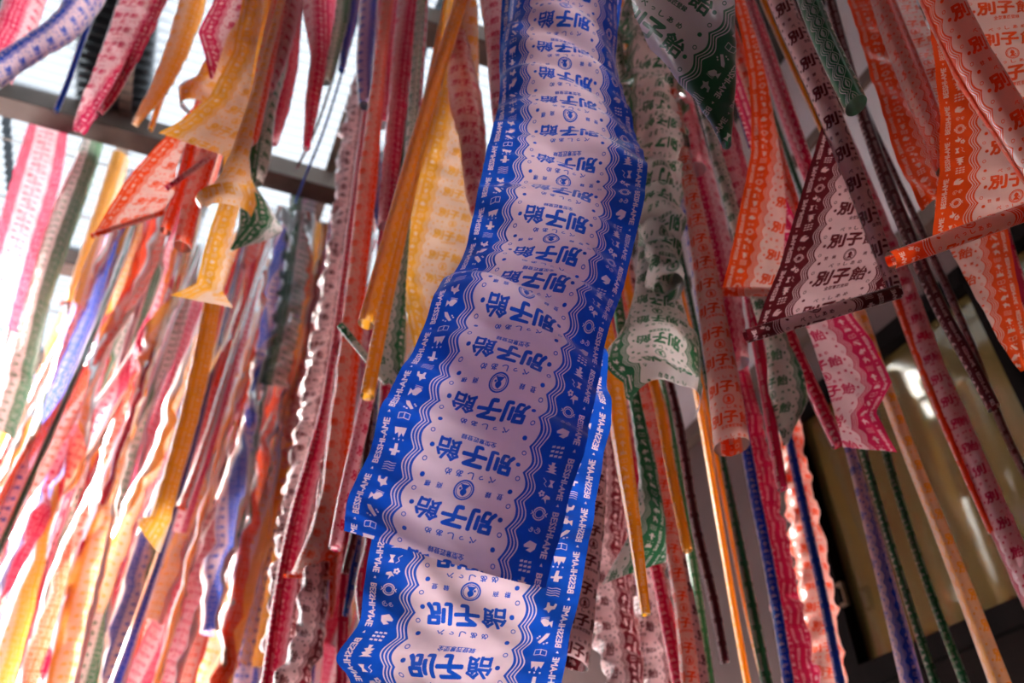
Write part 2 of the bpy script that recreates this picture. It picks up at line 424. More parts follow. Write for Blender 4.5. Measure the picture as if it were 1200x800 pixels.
_n = M_glass.node_tree; _n.nodes.clear(); _t = _n.nodes.new('ShaderNodeBsdfTransparent'); _g = _n.nodes.new('ShaderNodeBsdfGlossy'); _g.inputs['Roughness'].default_value = .04
_t.inputs[0].default_value = (.92, .9, .84, 1)
_f = _n.nodes.new('ShaderNodeFresnel'); _x = _n.nodes.new('ShaderNodeMixShader'); _o = _n.nodes.new('ShaderNodeOutputMaterial')
_q = _n.nodes.new('ShaderNodeMath'); _q.operation = 'MULTIPLY'; _q.inputs[1].default_value = .13; _n.links.new(_f.outputs[0], _q.inputs[0]); _n.links.new(_q.outputs[0], _x.inputs[0]); _n.links.new(_t.outputs[0], _x.inputs[1]); _n.links.new(_g.outputs[0], _x.inputs[2]); _n.links.new(_x.outputs[0], _o.inputs[0])

M_bounce = mat('pale_bounce_ground', srgb(222, 214, 206), .9, .05, 3)  # colour of the added ground, kept pale to bounce more light
link('pavement', box_ab(-16, 5, 5.2, 20, -.1, 0, M_bounce), kind='structure', label='pale sunlit paving beyond the passage, out of the frame', category='pavement')  # added out of view, throws light up onto the left films
link('floor', box_ab(-2.3, 5, -4, 5.2, -.1, 0, M_floor), kind='structure', label='grey concrete floor below the streamers', category='floor')
# window opening, found on the wall
_, z_led = hit_wall(1055, 283); _, z_top = hit_wall(1090, 372); _, z_bot = hit_wall(1090, 748); _, z_bat = hit_wall(1018, 92)
b_l0, _ = hit_wall(975, 640); b_m, _ = hit_wall(1166, 372)
B0, B1 = -3, 16
def wall_piece(name, b0, b1, z0, z1, m, parent=None, a0=WALL_A, th=.2, **p): return link(name, box_ab(a0, a0 + th, b0, b1, z0, z1, m), parent, **p)
wr = wall_piece('wall_right', B0, B1, z_led, ROOF_Z, M_plaster, kind='structure', label='pale plaster upper wall of the house on the right', category='wall')
fw = .07
b_r = b_m - 1.5                                           # far end of the second window, towards and past the camera
wall_piece('lower_wall', b_l0 + fw, B1, 0, z_led, M_taupe, wr)
wall_piece('lower_wall', b_r - fw, b_l0 + fw, z_top + fw, z_led, M_taupe, wr)
wall_piece('lower_wall', B0, b_r - fw, 0, z_led, M_taupe, wr)
nb = int((z_bot - fw) / .145)
for i in range(nb):                                       # dark boards under the window
    z1 = z_bot - fw - i * .145
    link('board', box_ab(WALL_A + (.0 if i % 2 else .004), WALL_A + .15, b_r - fw, b_l0 + fw, z1 - .139, z1, M_board), wr)
link('trim_1', box_ab(WALL_A - .05, WALL_A + .02, B0, B1, z_led - .07, z_led, M_brown), kind='structure', label='brown ledge along the house wall above the window', category='ledge')
link('trim_2', box_ab(WALL_A - .02, WALL_A + .01, B0, B1, z_bat - .03, z_bat + .03, M_brown), kind='structure', label='thin brown batten high on the plaster wall', category='batten')
def window(name, b0, b1, label):
    """b0 > b1: b0 is the edge farther from the camera"""
    e = bpy.data.objects.new(name, None); col.objects.link(e); e.location = world_ab(WALL_A, (b0 + b1) / 2, z_bot).tolist()
    e['kind'] = 'structure'; e['label'] = label; e['category'] = 'window'
    a0, a1 = WALL_A - .03, WALL_A + .06
    for bb0, bb1, zz0, zz1 in ((b0, b0 + fw, z_bot - fw, z_top + fw), (b1 - .035, b1, z_bot - fw, z_top + fw), (b1, b0, z_top, z_top + fw), (b1, b0, z_bot - fw, z_bot)):
        link('window_frame', box_ab(a0, a1, bb0, bb1, zz0, zz1, M_black), e)
    link('pane', box_ab(WALL_A + .015, WALL_A + .02, b1, b0, z_bot, z_top, M_glass), e)
    link('blind', box_ab(WALL_A + .024, WALL_A + .03, b1, b0, z_bot, z_top, M_blind), e)
    return e
w1 = window('window_1', b_l0, b_m, 'wide window with olive blind and black frame on the right')
w2 = window('window_2', b_m - .04, b_r, 'second olive window cut by the right edge')
lb, lz = hit_wall(997, 698)
for dz0, dz1, db0, db1 in ((0, .012, -.015, .015), (.07, .082, -.015, .015), (0, .082, -.015, -.008)):
    link('latch', box_ab(WALL_A - .045, WALL_A - .028, lb + db0, lb + db1, lz - .04 + dz0, lz - .04 + dz1, M_brass), w1)
link('blocker_back', box_ab(-9, 5, -3.2, -3, 0, ROOF_Z + .3, M_taupe), kind='structure', label='taupe wall closing the passage behind the viewer', category='wall')  # added out of view so light arrives only from the left and front
# the roof: dark boards over the house side, clear corrugated sheets over the open side
A_EDGE, A_OUT = 1.4, -1.75
ce = link('ceiling', box_ab(A_EDGE, WALL_A + .4, B0, B1, ROOF_Z + .02, ROOF_Z + .08, M_dark_ceiling), kind='structure', label='dark boarded ceiling along the house', category='ceiling')
for k in range(4):
    a = A_EDGE + .02 + k * .205
    link('ceiling_or_blocker_board', box_ab(a, a + .195, B0, B1, ROOF_Z - .002 * (k % 2), ROOF_Z + .02, M_dark_ceiling), ce)
link('ceiling_or_blocker_board', box_ab(-.35, A_EDGE, B0, 1.8, ROOF_Z + .26, ROOF_Z + .30, M_dark_ceiling), ce)  # added board, blocks skylight over the near films
link('ceiling_or_blocker_board', box_ab(A_OUT - .5, -.35, B0, 1.5, ROOF_Z + .26, ROOF_Z + .30, M_dark_ceiling), ce)  # same on the left, added to keep the front film dim
link('blocker_left', box_ab(-2.3, -2.15, B0, 4.0, 0, ROOF_Z + .1, M_taupe), kind='structure', label='taupe side wall left of the viewer, out of the frame', category='wall')  # added out of view, keeps sky and sun off the near films
SLOPE = .045
def zr(a): return ROOF_Z + .16 + SLOPE * (a - A_EDGE)
def corrugated(a0, a1, b0, b1, m, dz=0.):
    n = int((b1 - b0) / .058 * 8); b = np.linspace(b0, b1, n + 1); z = .014 * np.sin(2 * np.pi * b / .058)
    v = []; 
    for bb, zz in zip(b, z):
        v.append(world_ab(a0, bb, zr(a0) + zz + dz)); v.append(world_ab(a1, bb, zr(a1) + zz + dz))
    return mesh_from(v, [(2 * i, 2 * i + 1, 2 * i + 3, 2 * i + 2) for i in range(n)], m, True)
ao0, bo0 = hit_roof(84, 60); ao1, bo1 = hit_roof(142, 110); _, bt = hit_roof(110, 10)
da = .92
roof = bpy.data.objects.new('roof', None); col.objects.link(roof); roof.location = world_ab(-1, 5, ROOF_Z).tolist()
roof['kind'] = 'structure'; roof['label'] = 'clear corrugated sheet roof over the open side'; roof['category'] = 'roof'
a = A_EDGE + .1; k = 0
while a > A_OUT + .3:
    link('corrugated_sheet', corrugated(a - da, a + .04, .3, 7.6, M_sheet, .003 * (k % 2)), roof); a -= da; k += 1
link('brown_corrugated_sheet', corrugated(ao0, ao0 + .34, bt - .8, bo1 + .3, M_opaque, .02), roof, label='brown opaque strip of corrugated sheet')
# beams across, rafters along
bs = [hit_roof(x, y)[1] for x, y in ((100, 131), (30, 300), (165, 440))]
step_b = (bs[2] - bs[0]) / 2
for i in range(5):
    b = bs[0] + step_b * (i - 1)
    t = link('roof_beam', box_ab(A_OUT - .2, A_EDGE + .05, b, b + .10, ROOF_Z - .06, ROOF_Z + .075, M_beam), kind='structure', category='beam',
             label=('dark roof beam crossing the upper left corner' if i == 1 else 'dark roof beam number %s beyond the nearest one' % ['', 'zero', 'one', 'two', 'three', 'four', 'five', 'six', 'seven', 'eight'][i] if i > 1 else 'roof beam above the viewer, out of the frame'))
    link('beam_flange', box_ab(A_OUT - .2, A_EDGE + .05, b - .012, b + .112, ROOF_Z - .068, ROOF_Z - .06, M_brown), t)
ar, _ = hit_roof(134, 60)
for i in range(7):
    a = ar + .05 + (i - 2) * 1.05
    if a > A_EDGE or a < A_OUT: continue
    link('roof_rafter', box_ab(a - .028, a + .028, .2, 7.6, ROOF_Z + .075, zr(a) - .012, M_beam), kind='structure', category='rafter', group='steel rafters under the clear roof', label='thin dark rafter running under the clear roof sheets')
# ---------------------------------------------------------------- the big blue film in the middle and its neighbours
main_rows = [(603,-60,724,-50),(597,0,727,15),(588,50,727,72),(586,95,737,108),(579,140,753,160),(567,190,757,213),(556,240,748,268),(543,292,734,325),
             (515,325,717,375),(498,372,709,420),(476,420,697,472),(449,470,685,525),(433,528,670,577),(408,580,655,635),(402,622,640,690)]
main_d = [.98,.95,.93,.90,.86,.82,.78,.755,.705,.685,.665,.645,.63,.625,.62]
main = F('blue', main_rows, 'large blue printed wrapper film with white centre hanging in front', d=main_d, cols=40, wr=.0050, wl=.06, flip=True, v0=.66, step=2.6, seed=3)
F('blue', [(592,-60,735,-40),(587,30,722,60),(588,92,716,110),(600,150,735,170),(590,240,725,260),(560,300,715,330),(525,350,712,392),(500,390,713,440),(480,430,717,490),
           (462,480,707,540),(446,540,698,596),(440,600,691,636),(432,650,684,676),(424,692,674,722),(420,730,667,758),(394,770,660,792),(410,800,654,826),(408,860,640,890)],
  'shiny blue film seen from the back, behind and below the large front one', d=[1.06,1.02,.99,.96,.88,.82,.77,.74,.71,.69,.68,.675,.67,.665,.66,.65,.645,.64],
  cols=36, wr=.0042, wl=.05, flip=True, mirror=True, v0=.35, step=3.2, seed=5)

# ---------------------------------------------------------------- right of the blue film
g = F('green', [(735,-20,795,-10),(738,60,800,70),(741,140,806,140),(742,210,802,215),(754,270,800,275),(768,332,800,336)],
  'crumpled green wrapper film with pink tint right of the large blue film', d=1.12, wr=.009, wl=.045, frill=.007, cols=30, flip=True, step=3)
F('green', [(770,325,800,330),(752,352,812,362),(735,376,824,390),(734,402,826,412)], 'flared end with upside-down lettering', d=1.12, parent=g, name='flared_end', lin=True, wr=.0015, cols=22, flip=True, v0=.3)
F('green', [(716,394,824,400),(714,418,828,440),(752,440,830,458)], 'pale green folded film end lying just below the crumpled green film', d=1.06, wr=.002, ext=True, extw=.015, cols=20, flip=True, v0=.3)
def green_uv(pos):
    out = np.empty(pos.shape[:2] + (2,))
    e = np.array([56., -83.]) / 100.2; q = np.array([-e[1], e[0]])     # along the film, across it
    for i in range(pos.shape[0]):
        for j in range(pos.shape[1]):
            x, y, _ = project(pos[i, j]); v = np.array([x - 858., y - 132.]); out[i, j] = (.06 - (-(v @ q)) / 235 , (v @ e) / (235 * PER))
    return out
F('green', [(752,-30,874,-30),(766,2,872,-2),(790,48,869,40),(815,98,866,86),(836,140,861,138),(846,166,858,168)], 'green and white film corner pointing down at the top', d=.70, wr=.0015, cols=22, extw=.10, uvfun=green_uv, step=3, name='film_flag')
S('green', [(940,-40),(955,4),(975,52),(1004,112)], [27,27,28,29], 'tight green roll with open end above the maroon flag', .78, seam=2.5, cols=22)
br = F('maroon', [(972,118,982,118),(958,165,996,160),(945,208,1010,200),(930,258,1024,246),(914,312,1040,292),(897,352,1049,325),(884,390,1054,343)],
  'maroon and white flag of film with a rolled quill along its foot', d=.93, anchor='L', cols=26, wr=.001, name='film_flag', v0=.37, step=3, extw=.02)
S('maroon', [(905,-40),(920,2),(945,56),(972,118),(1000,190),(1028,268),(1052,338)], [26,27,28,27,24,20,15], 'rolled side of the film', .915, u0=0., parent=br, name='rolled_edge', ext=False, seam=1.)
hem(br, 'maroon', (877,394), (1058,341), 8.5, .90)
of = F('orange', [(1084,-50,1262,-60),(1087,0,1262,-14),(1094,60,1264,40),(1103,130,1266,100),(1102,200,1268,165),(1096,250,1268,215),(1091,292,1268,240)],
  'broad orange flag of film at the right edge with rolled foot', d=.80, anchor='L', cols=30, wr=.0015, name='film_flag', v0=.1, step=3, extw=.12)
hem(of, 'orange', (1050,304), (1262,228), 11, .775)
S('orange', [(1095,-50),(1118,0),(1150,62),(1190,128),(1230,200)], [44,46,48,46,40], 'pale orange roll lying across the broad orange flag', .74, u0=0., pw=.4, seam=1.2, wr=.0008)
F('orange', [(986,-40,1075,-50),(994,0,1068,-12),(1012,60,1092,40),(1030,118,1100,96),(1046,172,1106,152),(1062,212,1112,196),(1080,246,1116,224)],
  'orange wrapper film left of the broad orange flag, margin lettering showing', d=1.0, anchor='L', cols=22, wr=.002, v0=.2, extw=.06)
S('orange', [(1030,-30),(1048,20),(1074,84),(1096,140),(1110,190)], [26,30,32,28,22], 'thin orange roll resting on the second orange film', .93, seam=2.)
F('orange', [(1096,262,1176,240),(1113,292,1182,272),(1146,352,1194,338),(1172,402,1206,392),(1196,436,1212,430)], 'pale orange tapering film tail below the broad orange flag', d=.95, anchor='R', cols=16, wr=.001, v0=.4, extw=.02)
S('pink', [(1165,215),(1182,280),(1204,350),(1230,420)], 15, 'narrow pink roll at the right edge below the broad orange flag', .98)
F('pink', [(1120,-40,1190,-60),(1145,0,1200,-30),(1178,40,1225,10),(1200,75,1250,50)], 'pale pink film with red spots in the upper right corner', d=1.1, cols=16, wr=.002)
S('maroon', [(970,-20),(1000,90),(1030,180),(1062,262),(1100,350),(1140,424),(1166,474)], [12,14,16,17,17,17,16], 'long maroon quill with an open end beside the window', 1.05, seam=.5)
S('maroon', [(1150,430),(1166,474),(1186,520),(1206,560),(1230,615)], 9, 'very thin maroon quill below the end of the long maroon one', 1.5)
S('pink', [(1030,250),(1062,330),(1094,420),(1124,490),(1160,572),(1205,672),(1250,770)], [20,25,30,31,31,32,32], 'doubled deep pink roll running to the right edge', 1.08, seam=3.1, wr=.0015)
S('orange', [(1030,290),(1052,350),(1086,440),(1120,525),(1162,622)], [9,10,11,9,7], 'thin orange quill along the left of the doubled pink roll', 1.2)
S('yellow', [(985,300),(1008,362),(1032,430),(1062,512),(1100,606),(1140,706),(1184,820)], [14,15,16,17,19,22,26], 'long peach and yellow quill crossing the olive window', 1.1, u0=0., seam=2.2)
F('pink', [(930,340,975,330),(946,386,1000,370),(960,424,1022,398),(972,462,1046,448),(983,500,1026,482),(988,524,1052,530)], 'pink flag of film with a notched folded end below the maroon flag', d=1.12, anchor='R', cols=20, wr=.001, name='film_flag', v0=.2, extw=.02)
S('pink', [(905,330),(924,385),(942,428),(962,472),(983,517)], [13,15,16,17,17], 'red pink quill with open end left of the pink flag', 1.3, seam=1.)
S('pink', [(862,250),(880,345),(893,420),(906,500),(918,570)], [14,15,15,14,13], 'straight red pink quill with open end right of the orange tube', 1.2, seam=.4)
S('pink', [(866,-30),(884,14),(910,86),(932,150),(952,205),(980,290)], [16,18,19,19,17,15], 'red pink quill at the top between the green corner and maroon flag', 1.15, seam=2.4)
S('yellow', [(885,-30),(902,12),(930,76),(955,130),(985,200)], [9,9,8,7,7], 'thin cream quill crossing the dark ceiling at the top', 1.5)
S('pink', [(912,-20),(930,30),(955,90),(980,150)], [8,8,7,7], 'thin mauve quill beside the cream one at the top', 1.6)
S('yellow', [(860,-10),(880,60),(905,140),(920,190)], [6,7,6,6], 'thinnest cream quill left of the red pink one at the top', 1.7)
F('pink', [(770,60,800,60),(784,130,822,130),(800,200,842,200),(820,280,860,275),(836,350,872,345),(848,420,880,415)], 'pale pink film with red spots behind the orange tube', d=1.45, cols=16, wr=.002, extw=.05)
F('pink', [(820,90,850,90),(838,170,872,165),(856,240,888,230),(868,310,890,300)], 'second pale pink film with red spots below the green corner', d=1.35, cols=16, wr=.003, extw=.04)
S('orange', [(785,90),(798,160),(812,225),(824,290),(838,370),(850,440),(860,512)], [16,17,20,27,33,39,44], 'orange tube of film widening to a cut open end', .98, u0=0., seam=0., v0=.2)
om = F('orange', [(880,130,905,125),(880,180,915,180),(868,240,922,245),(858,290,918,300),(845,344,914,344)], 'orange triangular flag half hidden behind the maroon flag', d=1.18, anchor='L', cols=20, wr=.001, name='film_flag', extw=.02)
hem(om, 'orange', (840,342), (926,341), 5.5, 1.15)
S('orange', [(845,0),(862,50),(886,112),(906,170),(925,225),(945,290)], [18,20,23,25,22,18], 'orange striped roll along the right of the orange triangular flag', 1.22, seam=2.8)
F('blue', [(780,150,794,150),(792,200,806,200),(802,260,822,260),(810,320,830,315),(818,380,836,372),(826,430,838,425)], 'narrow blue film behind the orange tube', d=1.5, cols=12, wr=.002, extw=.015)
S('blue', [(850,380),(868,480),(884,570),(902,660),(924,790),(935,860)], [11,12,13,13,13,13], 'blue and white quill against the taupe wall', 1.35, seam=1.5)
S('blue', [(856,60),(868,120),(882,170)], [9,10,9], 'short blue quill tip below the green corner', 1.5)
S('yellow', [(706,380),(717,430),(730,520),(743,610),(757,718)], [26,25,22,17,12], 'tapering yellow quill just right of the large blue film', .95, seam=2.)
S('yellow', [(752,400),(770,460),(786,545),(806,643)], [12,13,13,13], 'yellow quill with open end above the green twisted film', 1.2, seam=.6)
S('yellow', [(800,380),(818,462),(840,590),(862,720),(880,820)], 8.5, 'left one of two thin parallel yellow quills on the taupe wall', 1.6)
S('yellow', [(812,400),(829,470),(852,590),(876,710),(902,820)], 9, 'right one of two thin parallel yellow quills on the taupe wall', 1.6)
F('orange', [(738,420,760,420),(748,480,786,480),(762,560,792,560),(780,640,800,640),(792,720,812,720),(800,810,824,810)], 'salmon film with orange margin behind the yellow quills', d=1.3, cols=14, wr=.002, extw=.04)
S('maroon', [(775,410),(795,490),(815,610),(836,700),(850,774)], [10,11,12,12,11], 'maroon quill ending above the lower edge beside yellow quills', 1.5)
F('maroon', [(690,440,730,440),(692,540,738,540),(690,640,740,650),(700,720,752,730),(712,820,764,820)], 'wide crumpled maroon film below the large blue film', d=1.42, wr=.010, frill=.006, cols=24)
F('maroon', [(724,480,760,480),(732,560,776,560),(738,660,784,660),(744,740,790,740),(750,820,800,820)], 'second crumpled maroon film right of the wide one', d=1.55, wr=.010, frill=.006, cols=24)
F('maroon', [(690,580,712,585),(680,640,708,650),(668,710,700,722),(660,764,694,782)], 'pale maroon film end beside the lower blue film', d=1.08, wr=.002, cols=16, extw=.02)
F('green', [(738,470,752,470),(748,540,770,540),(756,580,784,606),(740,630,786,640),(704,684,784,656)], 'twisted dark green film with a pointed end behind yellow quill', d=1.15, cols=18, wr=.002, extw=.02, name='film_flag', seed=9, u0=.38)
S('pink', [(745,560),(768,660),(784,740),(800,820)], [13,15,16,17], 'red pink quill at the bottom between maroon and mauve films', 1.45, seam=1.)
S('pink', [(757,600),(778,690),(798,760),(812,820)], [8,9,9,9], 'thin red quill right of the red pink one at the bottom', 1.6)
S('maroon', [(775,540),(794,640),(812,730),(826,820)], [14,16,18,19], 'mauve pink roll with dark rings at the bottom centre right', 1.35, u0=0., seam=2.6)
S('green', [(836,480),(852,560),(872,660),(892,760),(904,820)], [8,9,12,14,14], 'dark green quill right of the parallel yellow quills', 1.5)
S('green', [(796,560),(812,660),(824,740),(836,820)], [10,12,12,10], 'dim green film between mauve roll and maroon quill', 1.75)
F('pink', [(870,480,892,480),(884,560,912,560),(900,650,930,650),(914,730,948,730),(930,820,970,820)], 'red pink ruffled film at the left of the olive window', d=1.5, wr=.006, frill=.006, cols=20)
F('orange', [(905,470,936,465),(918,540,948,540),(930,620,968,620),(940,700,982,700),(950,820,1000,820)], 'orange ruffled film edged against the olive window', d=1.58, wr=.008, frill=.006, cols=22)
S('blue', [(905,420),(925,510),(944,600),(964,690),(990,820)], [9,10,11,11,11], 'thin blue quill lying on the orange ruffled film', 1.4)
S('blue', [(985,480),(1002,540),(1022,610),(1044,690),(1078,820)], [10,13,18,22,28], 'pale blue and white quill left of green quills on the window', 1.25, u0=0., seam=3.1)
S('green', [(998,470),(1016,540),(1040,620),(1068,710),(1104,820)], [8,9,9,10,11], 'thin green quill next to the pale blue one', 1.35, seam=1.)
S('green', [(1026,480),(1044,545),(1070,630),(1098,710),(1136,810)], [8,9,9,10,11], 'second thin green quill between blue and peach quills', 1.4, seam=2.)
F('green', [(885,360,910,355),(900,402,926,396),(903,440,944,428),(906,474,952,466),(914,506,932,500),(918,522,924,520)], 'green and white folded film behind the red pink quills', d=1.25, cols=18, wr=.003, extw=.02, name='film_flag', v0=.6)
F('pink', [(940,20,962,10),(962,80,990,70),(985,150,1010,140)], 'pale pink roll behind the maroon flag top', d='roof', cols=14, extw=.04)
F('pink', [(700,-30,715,-30),(735,40,745,40),(790,120,812,120),(806,190,830,190)], 'deep pink film behind the crumpled green one', d=1.6, cols=12, wr=.002)

# ---------------------------------------------------------------- left of the blue film
S('yellow', [(560,-60),(540,0),(508,100),(478,200),(452,292),(429,374)], [15,16,17,18,19,20], 'long yellow quill with open end left of the large blue film', 1.10, seam=2.6)
S('yellow', [(530,-20),(512,70),(486,190),(460,310),(444,390),(430,460)], [14,15,16,17,17,17], 'second long yellow quill ending on the red quill', 1.18, seam=1.2)
S('pink', [(470,300),(452,380),(434,450),(420,510),(404,580),(392,640)], [12,14,16,17,17,15], 'white and red quill below the second yellow quill', 1.22, u0=0., seam=2.9)
F('yellow', [(520,10,560,10),(512,110,562,120),(492,200,562,215),(464,312,552,325),(478,372,520,385),(486,410,506,415)], 'broad yellow film with a pointed end beside the blue film', d=1.42, anchor='L', cols=20, wr=.002, name='film_flag', v0=.3)
F('pink', [(520,-30,548,-30),(524,40,550,40),(526,92,566,100),(540,150,572,160),(548,200,572,215),(560,260,576,270)], 'deep pink folded film between yellow film and blue film', d=1.30, cols=16, wr=.003)
F('pink', [(560,-30,605,-30),(568,30,606,30),(574,90,600,95),(578,150,596,150)], 'crimson film just behind the top of the blue film', d=1.25, cols=14, wr=.002)
S('green', [(482,120),(472,200),(462,280),(450,350),(446,400)], [9,10,11,11,11], 'thin green quill behind the two yellow quills', 1.5)
gf = F('green', [(452,330,474,325),(440,370,474,372),(428,402,473,404),(440,430,470,430),(458,450,468,452)], 'small green and white film end behind the yellow quill tips', d=1.35, cols=16, wr=.001, name='film_flag', extw=.02)
hem(gf, 'green', (397,380), (452,448), 4.5, 1.32)
F('pink', [(466,-30,500,-30),(458,60,484,60),(452,130,476,130),(446,200,470,205),(442,260,462,262)], 'dark pink film left of the yellow quills at the top', d=1.7, cols=14, wr=.003)
F('maroon', [(412,90,436,90),(398,160,430,165),(388,250,420,250),(372,340,412,340),(356,430,398,430),(340,520,378,520),(322,620,362,620),(310,720,350,720),(300,820,340,820)], 'long ruffled pale maroon film left of centre', d=1.75, wr=.008, frill=.008, cols=20)
F('pink', [(400,180,420,180),(384,260,404,260),(366,340,392,345),(346,430,376,430),(330,520,356,520),(316,600,340,600)], 'ruffled pink film beside the long pale maroon one', d='roof', wr=.008, frill=.006, cols=18)
of2 = F('orange', [(418,200,442,200),(408,300,430,300),(396,400,422,400),(384,490,412,490),(372,580,404,580),(352,640,396,645),(333,674,388,677)], 'long orange film ending in a flared hem left of centre', d=1.55, cols=18, wr=.002, name='film_flag', extw=.03)
hem(of2, 'orange', (332,675), (389,678), 2.5, 1.54)
F('orange', [(385,600,400,600),(386,650,396,652),(385,700,393,700),(387,722,390,724)], 'narrow orange tail beside the flared orange hem', d=1.5, cols=10, extw=.015)
F('orange', [(430,180,446,180),(420,260,440,262),(410,340,428,340),(402,420,418,420)], 'salmon orange film right of the long orange film', d='roof', cols=14, wr=.002)
F('maroon', [(362,640,386,650),(350,690,384,700),(346,740,378,748),(324,780,366,790),(310,830,350,840)], 'crumpled dark maroon film at the bottom left of centre', d=1.4, wr=.008, frill=.008, cols=22)
S('pink', [(372,520),(350,600),(334,680),(322,760),(312,830)], [20,24,26,26,26], 'smooth pink roll at the bottom beside the crumpled maroon film', 1.55, u0=0., seam=2.8)
S('pink', [(418,560),(408,640),(402,720),(398,820)], [12,13,13,13], 'pink quill left of the lower blue film', 1.4)
S('blue', [(424,600),(412,680),(404,720)], [8,9,7], 'thin blue quill tip left of the lower blue film', 1.45)
S('maroon', [(425,560),(416,620),(404,670)], [9,10,9], 'maroon quill tip left of the lower blue film', 1.42)
F('pink', [(425,640,440,640),(418,680,436,690),(422,740,432,745),(416,820,428,820)], 'crimson film edge showing left of the lower blue film', d=1.3, cols=10)
F('blue', [(430,130,444,130),(430,190,446,190),(434,230,446,232),(442,266,446,267)], 'blue film tip near the top left of the yellow quills', d=2.0, cols=10, extw=.02)
F('pink', [(312,640,336,640),(288,730,318,730),(268,820,300,820)], 'pink and white film band at the bottom left of centre', d='roof', cols=12, wr=.003, extw=.06)
F('orange', [(290,470,312,470),(270,590,296,590),(250,700,276,700),(236,820,262,820)], 'orange pink film band left of the bottom pink band', d='roof', cols=12, wr=.004, extw=.05)

# ---------------------------------------------------------------- far left, near films
yf = F('yellow', [(296,-50,322,-50),(284,0,310,0),(273,60,299,66),(246,112,290,122),(216,138,284,158),(185,155,280,189)], 'large yellow flag of film at the upper left', d=1.50, anchor='L', cols=20, wr=.001, name='film_flag', v0=.1)
F('yellow', [(262,0,285,0),(246,50,272,55),(226,84,262,92),(201,88,258,104),(206,118,240,116)], 'folded yellow film behind the large yellow flag', d=1.62, cols=16, wr=.002, name='film_flag', extw=.03)
F('pink', [(262,-30,300,-30),(248,5,290,5),(232,37,268,40),(240,64,258,66),(246,92,250,93)], 'crimson film tip hanging above the large yellow flag', d=1.58, anchor='L', cols=14, wr=.001, name='film_flag')
F('orange', [(306,-30,335,-30),(298,40,324,40),(290,100,312,100),(276,150,300,146),(276,166,290,156)], 'bright orange film right of the large yellow flag', d=1.56, cols=14, wr=.001)
F('pink', [(325,-30,352,-30),(315,40,340,42),(300,100,318,102)], 'pale pink film right of the bright orange one', d=1.7, cols=12, wr=.001)
F('yellow', [(268,150,290,150),(262,190,288,190),(256,240,280,245),(240,290,270,292),(230,332,260,340),(199,346,274,361)], 'lower yellow film with a flared foot below the large flag', d=1.48, anchor='L', cols=18, wr=.001, name='film_flag')
F('yellow', [(266,178,288,176),(252,200,288,198),(223,230,291,213),(226,238,284,238)], 'yellow cup shaped film end around the lower yellow film', d=1.45, cols=18, extw=.015, name='film_flag')
ofl = F('orange', [(232,120,250,120),(186,168,216,172),(160,196,206,200),(140,222,204,226),(108,274,190,249)], 'orange flag of film with rolled foot below the roof beam', d=1.6, anchor='L', cols=20, wr=.001, name='film_flag', v0=.2, extw=.012)
hem(ofl, 'orange', (106,276), (192,248), 3.2, 1.58)
orr = S('orange', [(228,140),(218,185),(206,228),(193,266)], [14,15,15,14], 'orange quill right of the orange flag', 1.62, seam=1.)
S('orange', [(255,140),(240,185),(224,230),(212,282)], [18,21,22,21], 'wider orange quill below the large yellow flag', 1.58, seam=2.6)
hem(orr, 'pink', (194,220), (252,178), 3.2, 1.55, label='rolled pink quill lying across')
F('orange', [(225,150,260,150),(216,190,250,195),(206,230,232,236)], 'flat orange film behind the two orange quills', d=1.75, cols=12, extw=.03)
F('green', [(288,190,300,190),(284,212,298,214),(276,236,312,236),(271,262,323,255),(270,284,285,280),(268,293,272,292)], 'dark green diamond shaped film tip beside the yellow films', d=1.6, cols=16, name='film_flag', extw=.02)
F('green', [(312,60,336,60),(300,120,322,122),(290,170,316,174),(286,205,306,208)], 'grey green film with dark lettering right of the yellow flag', d=1.7, cols=12, wr=.002)
F('green', [(95,160,120,166),(78,205,106,212),(52,270,82,280),(32,340,58,350),(12,420,40,430),(-12,500,14,510)], 'long green edged white film at the left below the beam', d='roof', cols=14, wr=.004)
F('green', [(158,250,188,250),(140,300,176,304),(124,340,156,346),(103,374,138,381)], 'crumpled green film with straight cut end below the orange flag', d='roof', cols=16, wr=.008, wl=.06, extw=.08)
F('green', [(84,385,116,392),(66,430,102,440),(46,480,80,490),(20,518,46,532)], 'bright crumpled green film with cut end at the left', d='roof', cols=16, wr=.009, wl=.06, extw=.04)
F('green', [(180,290,205,292),(160,340,192,344),(146,390,180,396),(132,432,164,438)], 'grey green film with cut end left of centre left', d='roof', cols=14, wr=.003, extw=.05)
F('pink', [(38,130,82,140),(16,200,70,215),(-6,280,44,300),(-30,370,20,390)], 'broad glowing pink film under the beam at the left edge', d='roof', cols=16, wr=.004)
F('pink', [(150,-40,210,-40),(140,0,196,0),(118,62,166,66),(98,110,128,118),(84,154,99,158)], 'tapering pink film crossing the roof beam at upper left', d=1.9, anchor='R', cols=16, wr=.003, name='film_flag')
F('maroon', [(138,-10,154,-5),(118,50,134,55),(98,105,112,110),(90,128,98,132)], 'greyish pink film left of the tapering pink one', d=2.0, cols=10)
S('pink', [(195,-20),(176,20),(152,70),(130,110),(116,130)], [14,13,12,11,8], 'crimson quill along the right of the tapering pink film', 1.85)
F('blue', [(86,-40,126,-30),(60,8,90,24),(20,40,42,60),(-20,66,0,92)], 'pale blue film in the top left corner', d=1.9, cols=14, wr=.002)
S('blue', [(122,-40),(110,4),(94,50),(78,96),(65,127)], [8,8,7,7,7], 'thin blue quill crossing the roof beam at the left', 2.1)
F('pink', [(10,-40,60,-40),(-10,20,38,30),(-40,80,10,90)], 'pale pink film behind the blue one in the corner', d=2.1, cols=12, wr=.003)
F('yellow', [(212,-40,240,-40),(204,0,234,0),(190,50,216,54),(174,96,194,100),(153,143,160,146)], 'thin yellow film tapering onto the roof beam', d=2.0, cols=12, wr=.002, name='film_flag')
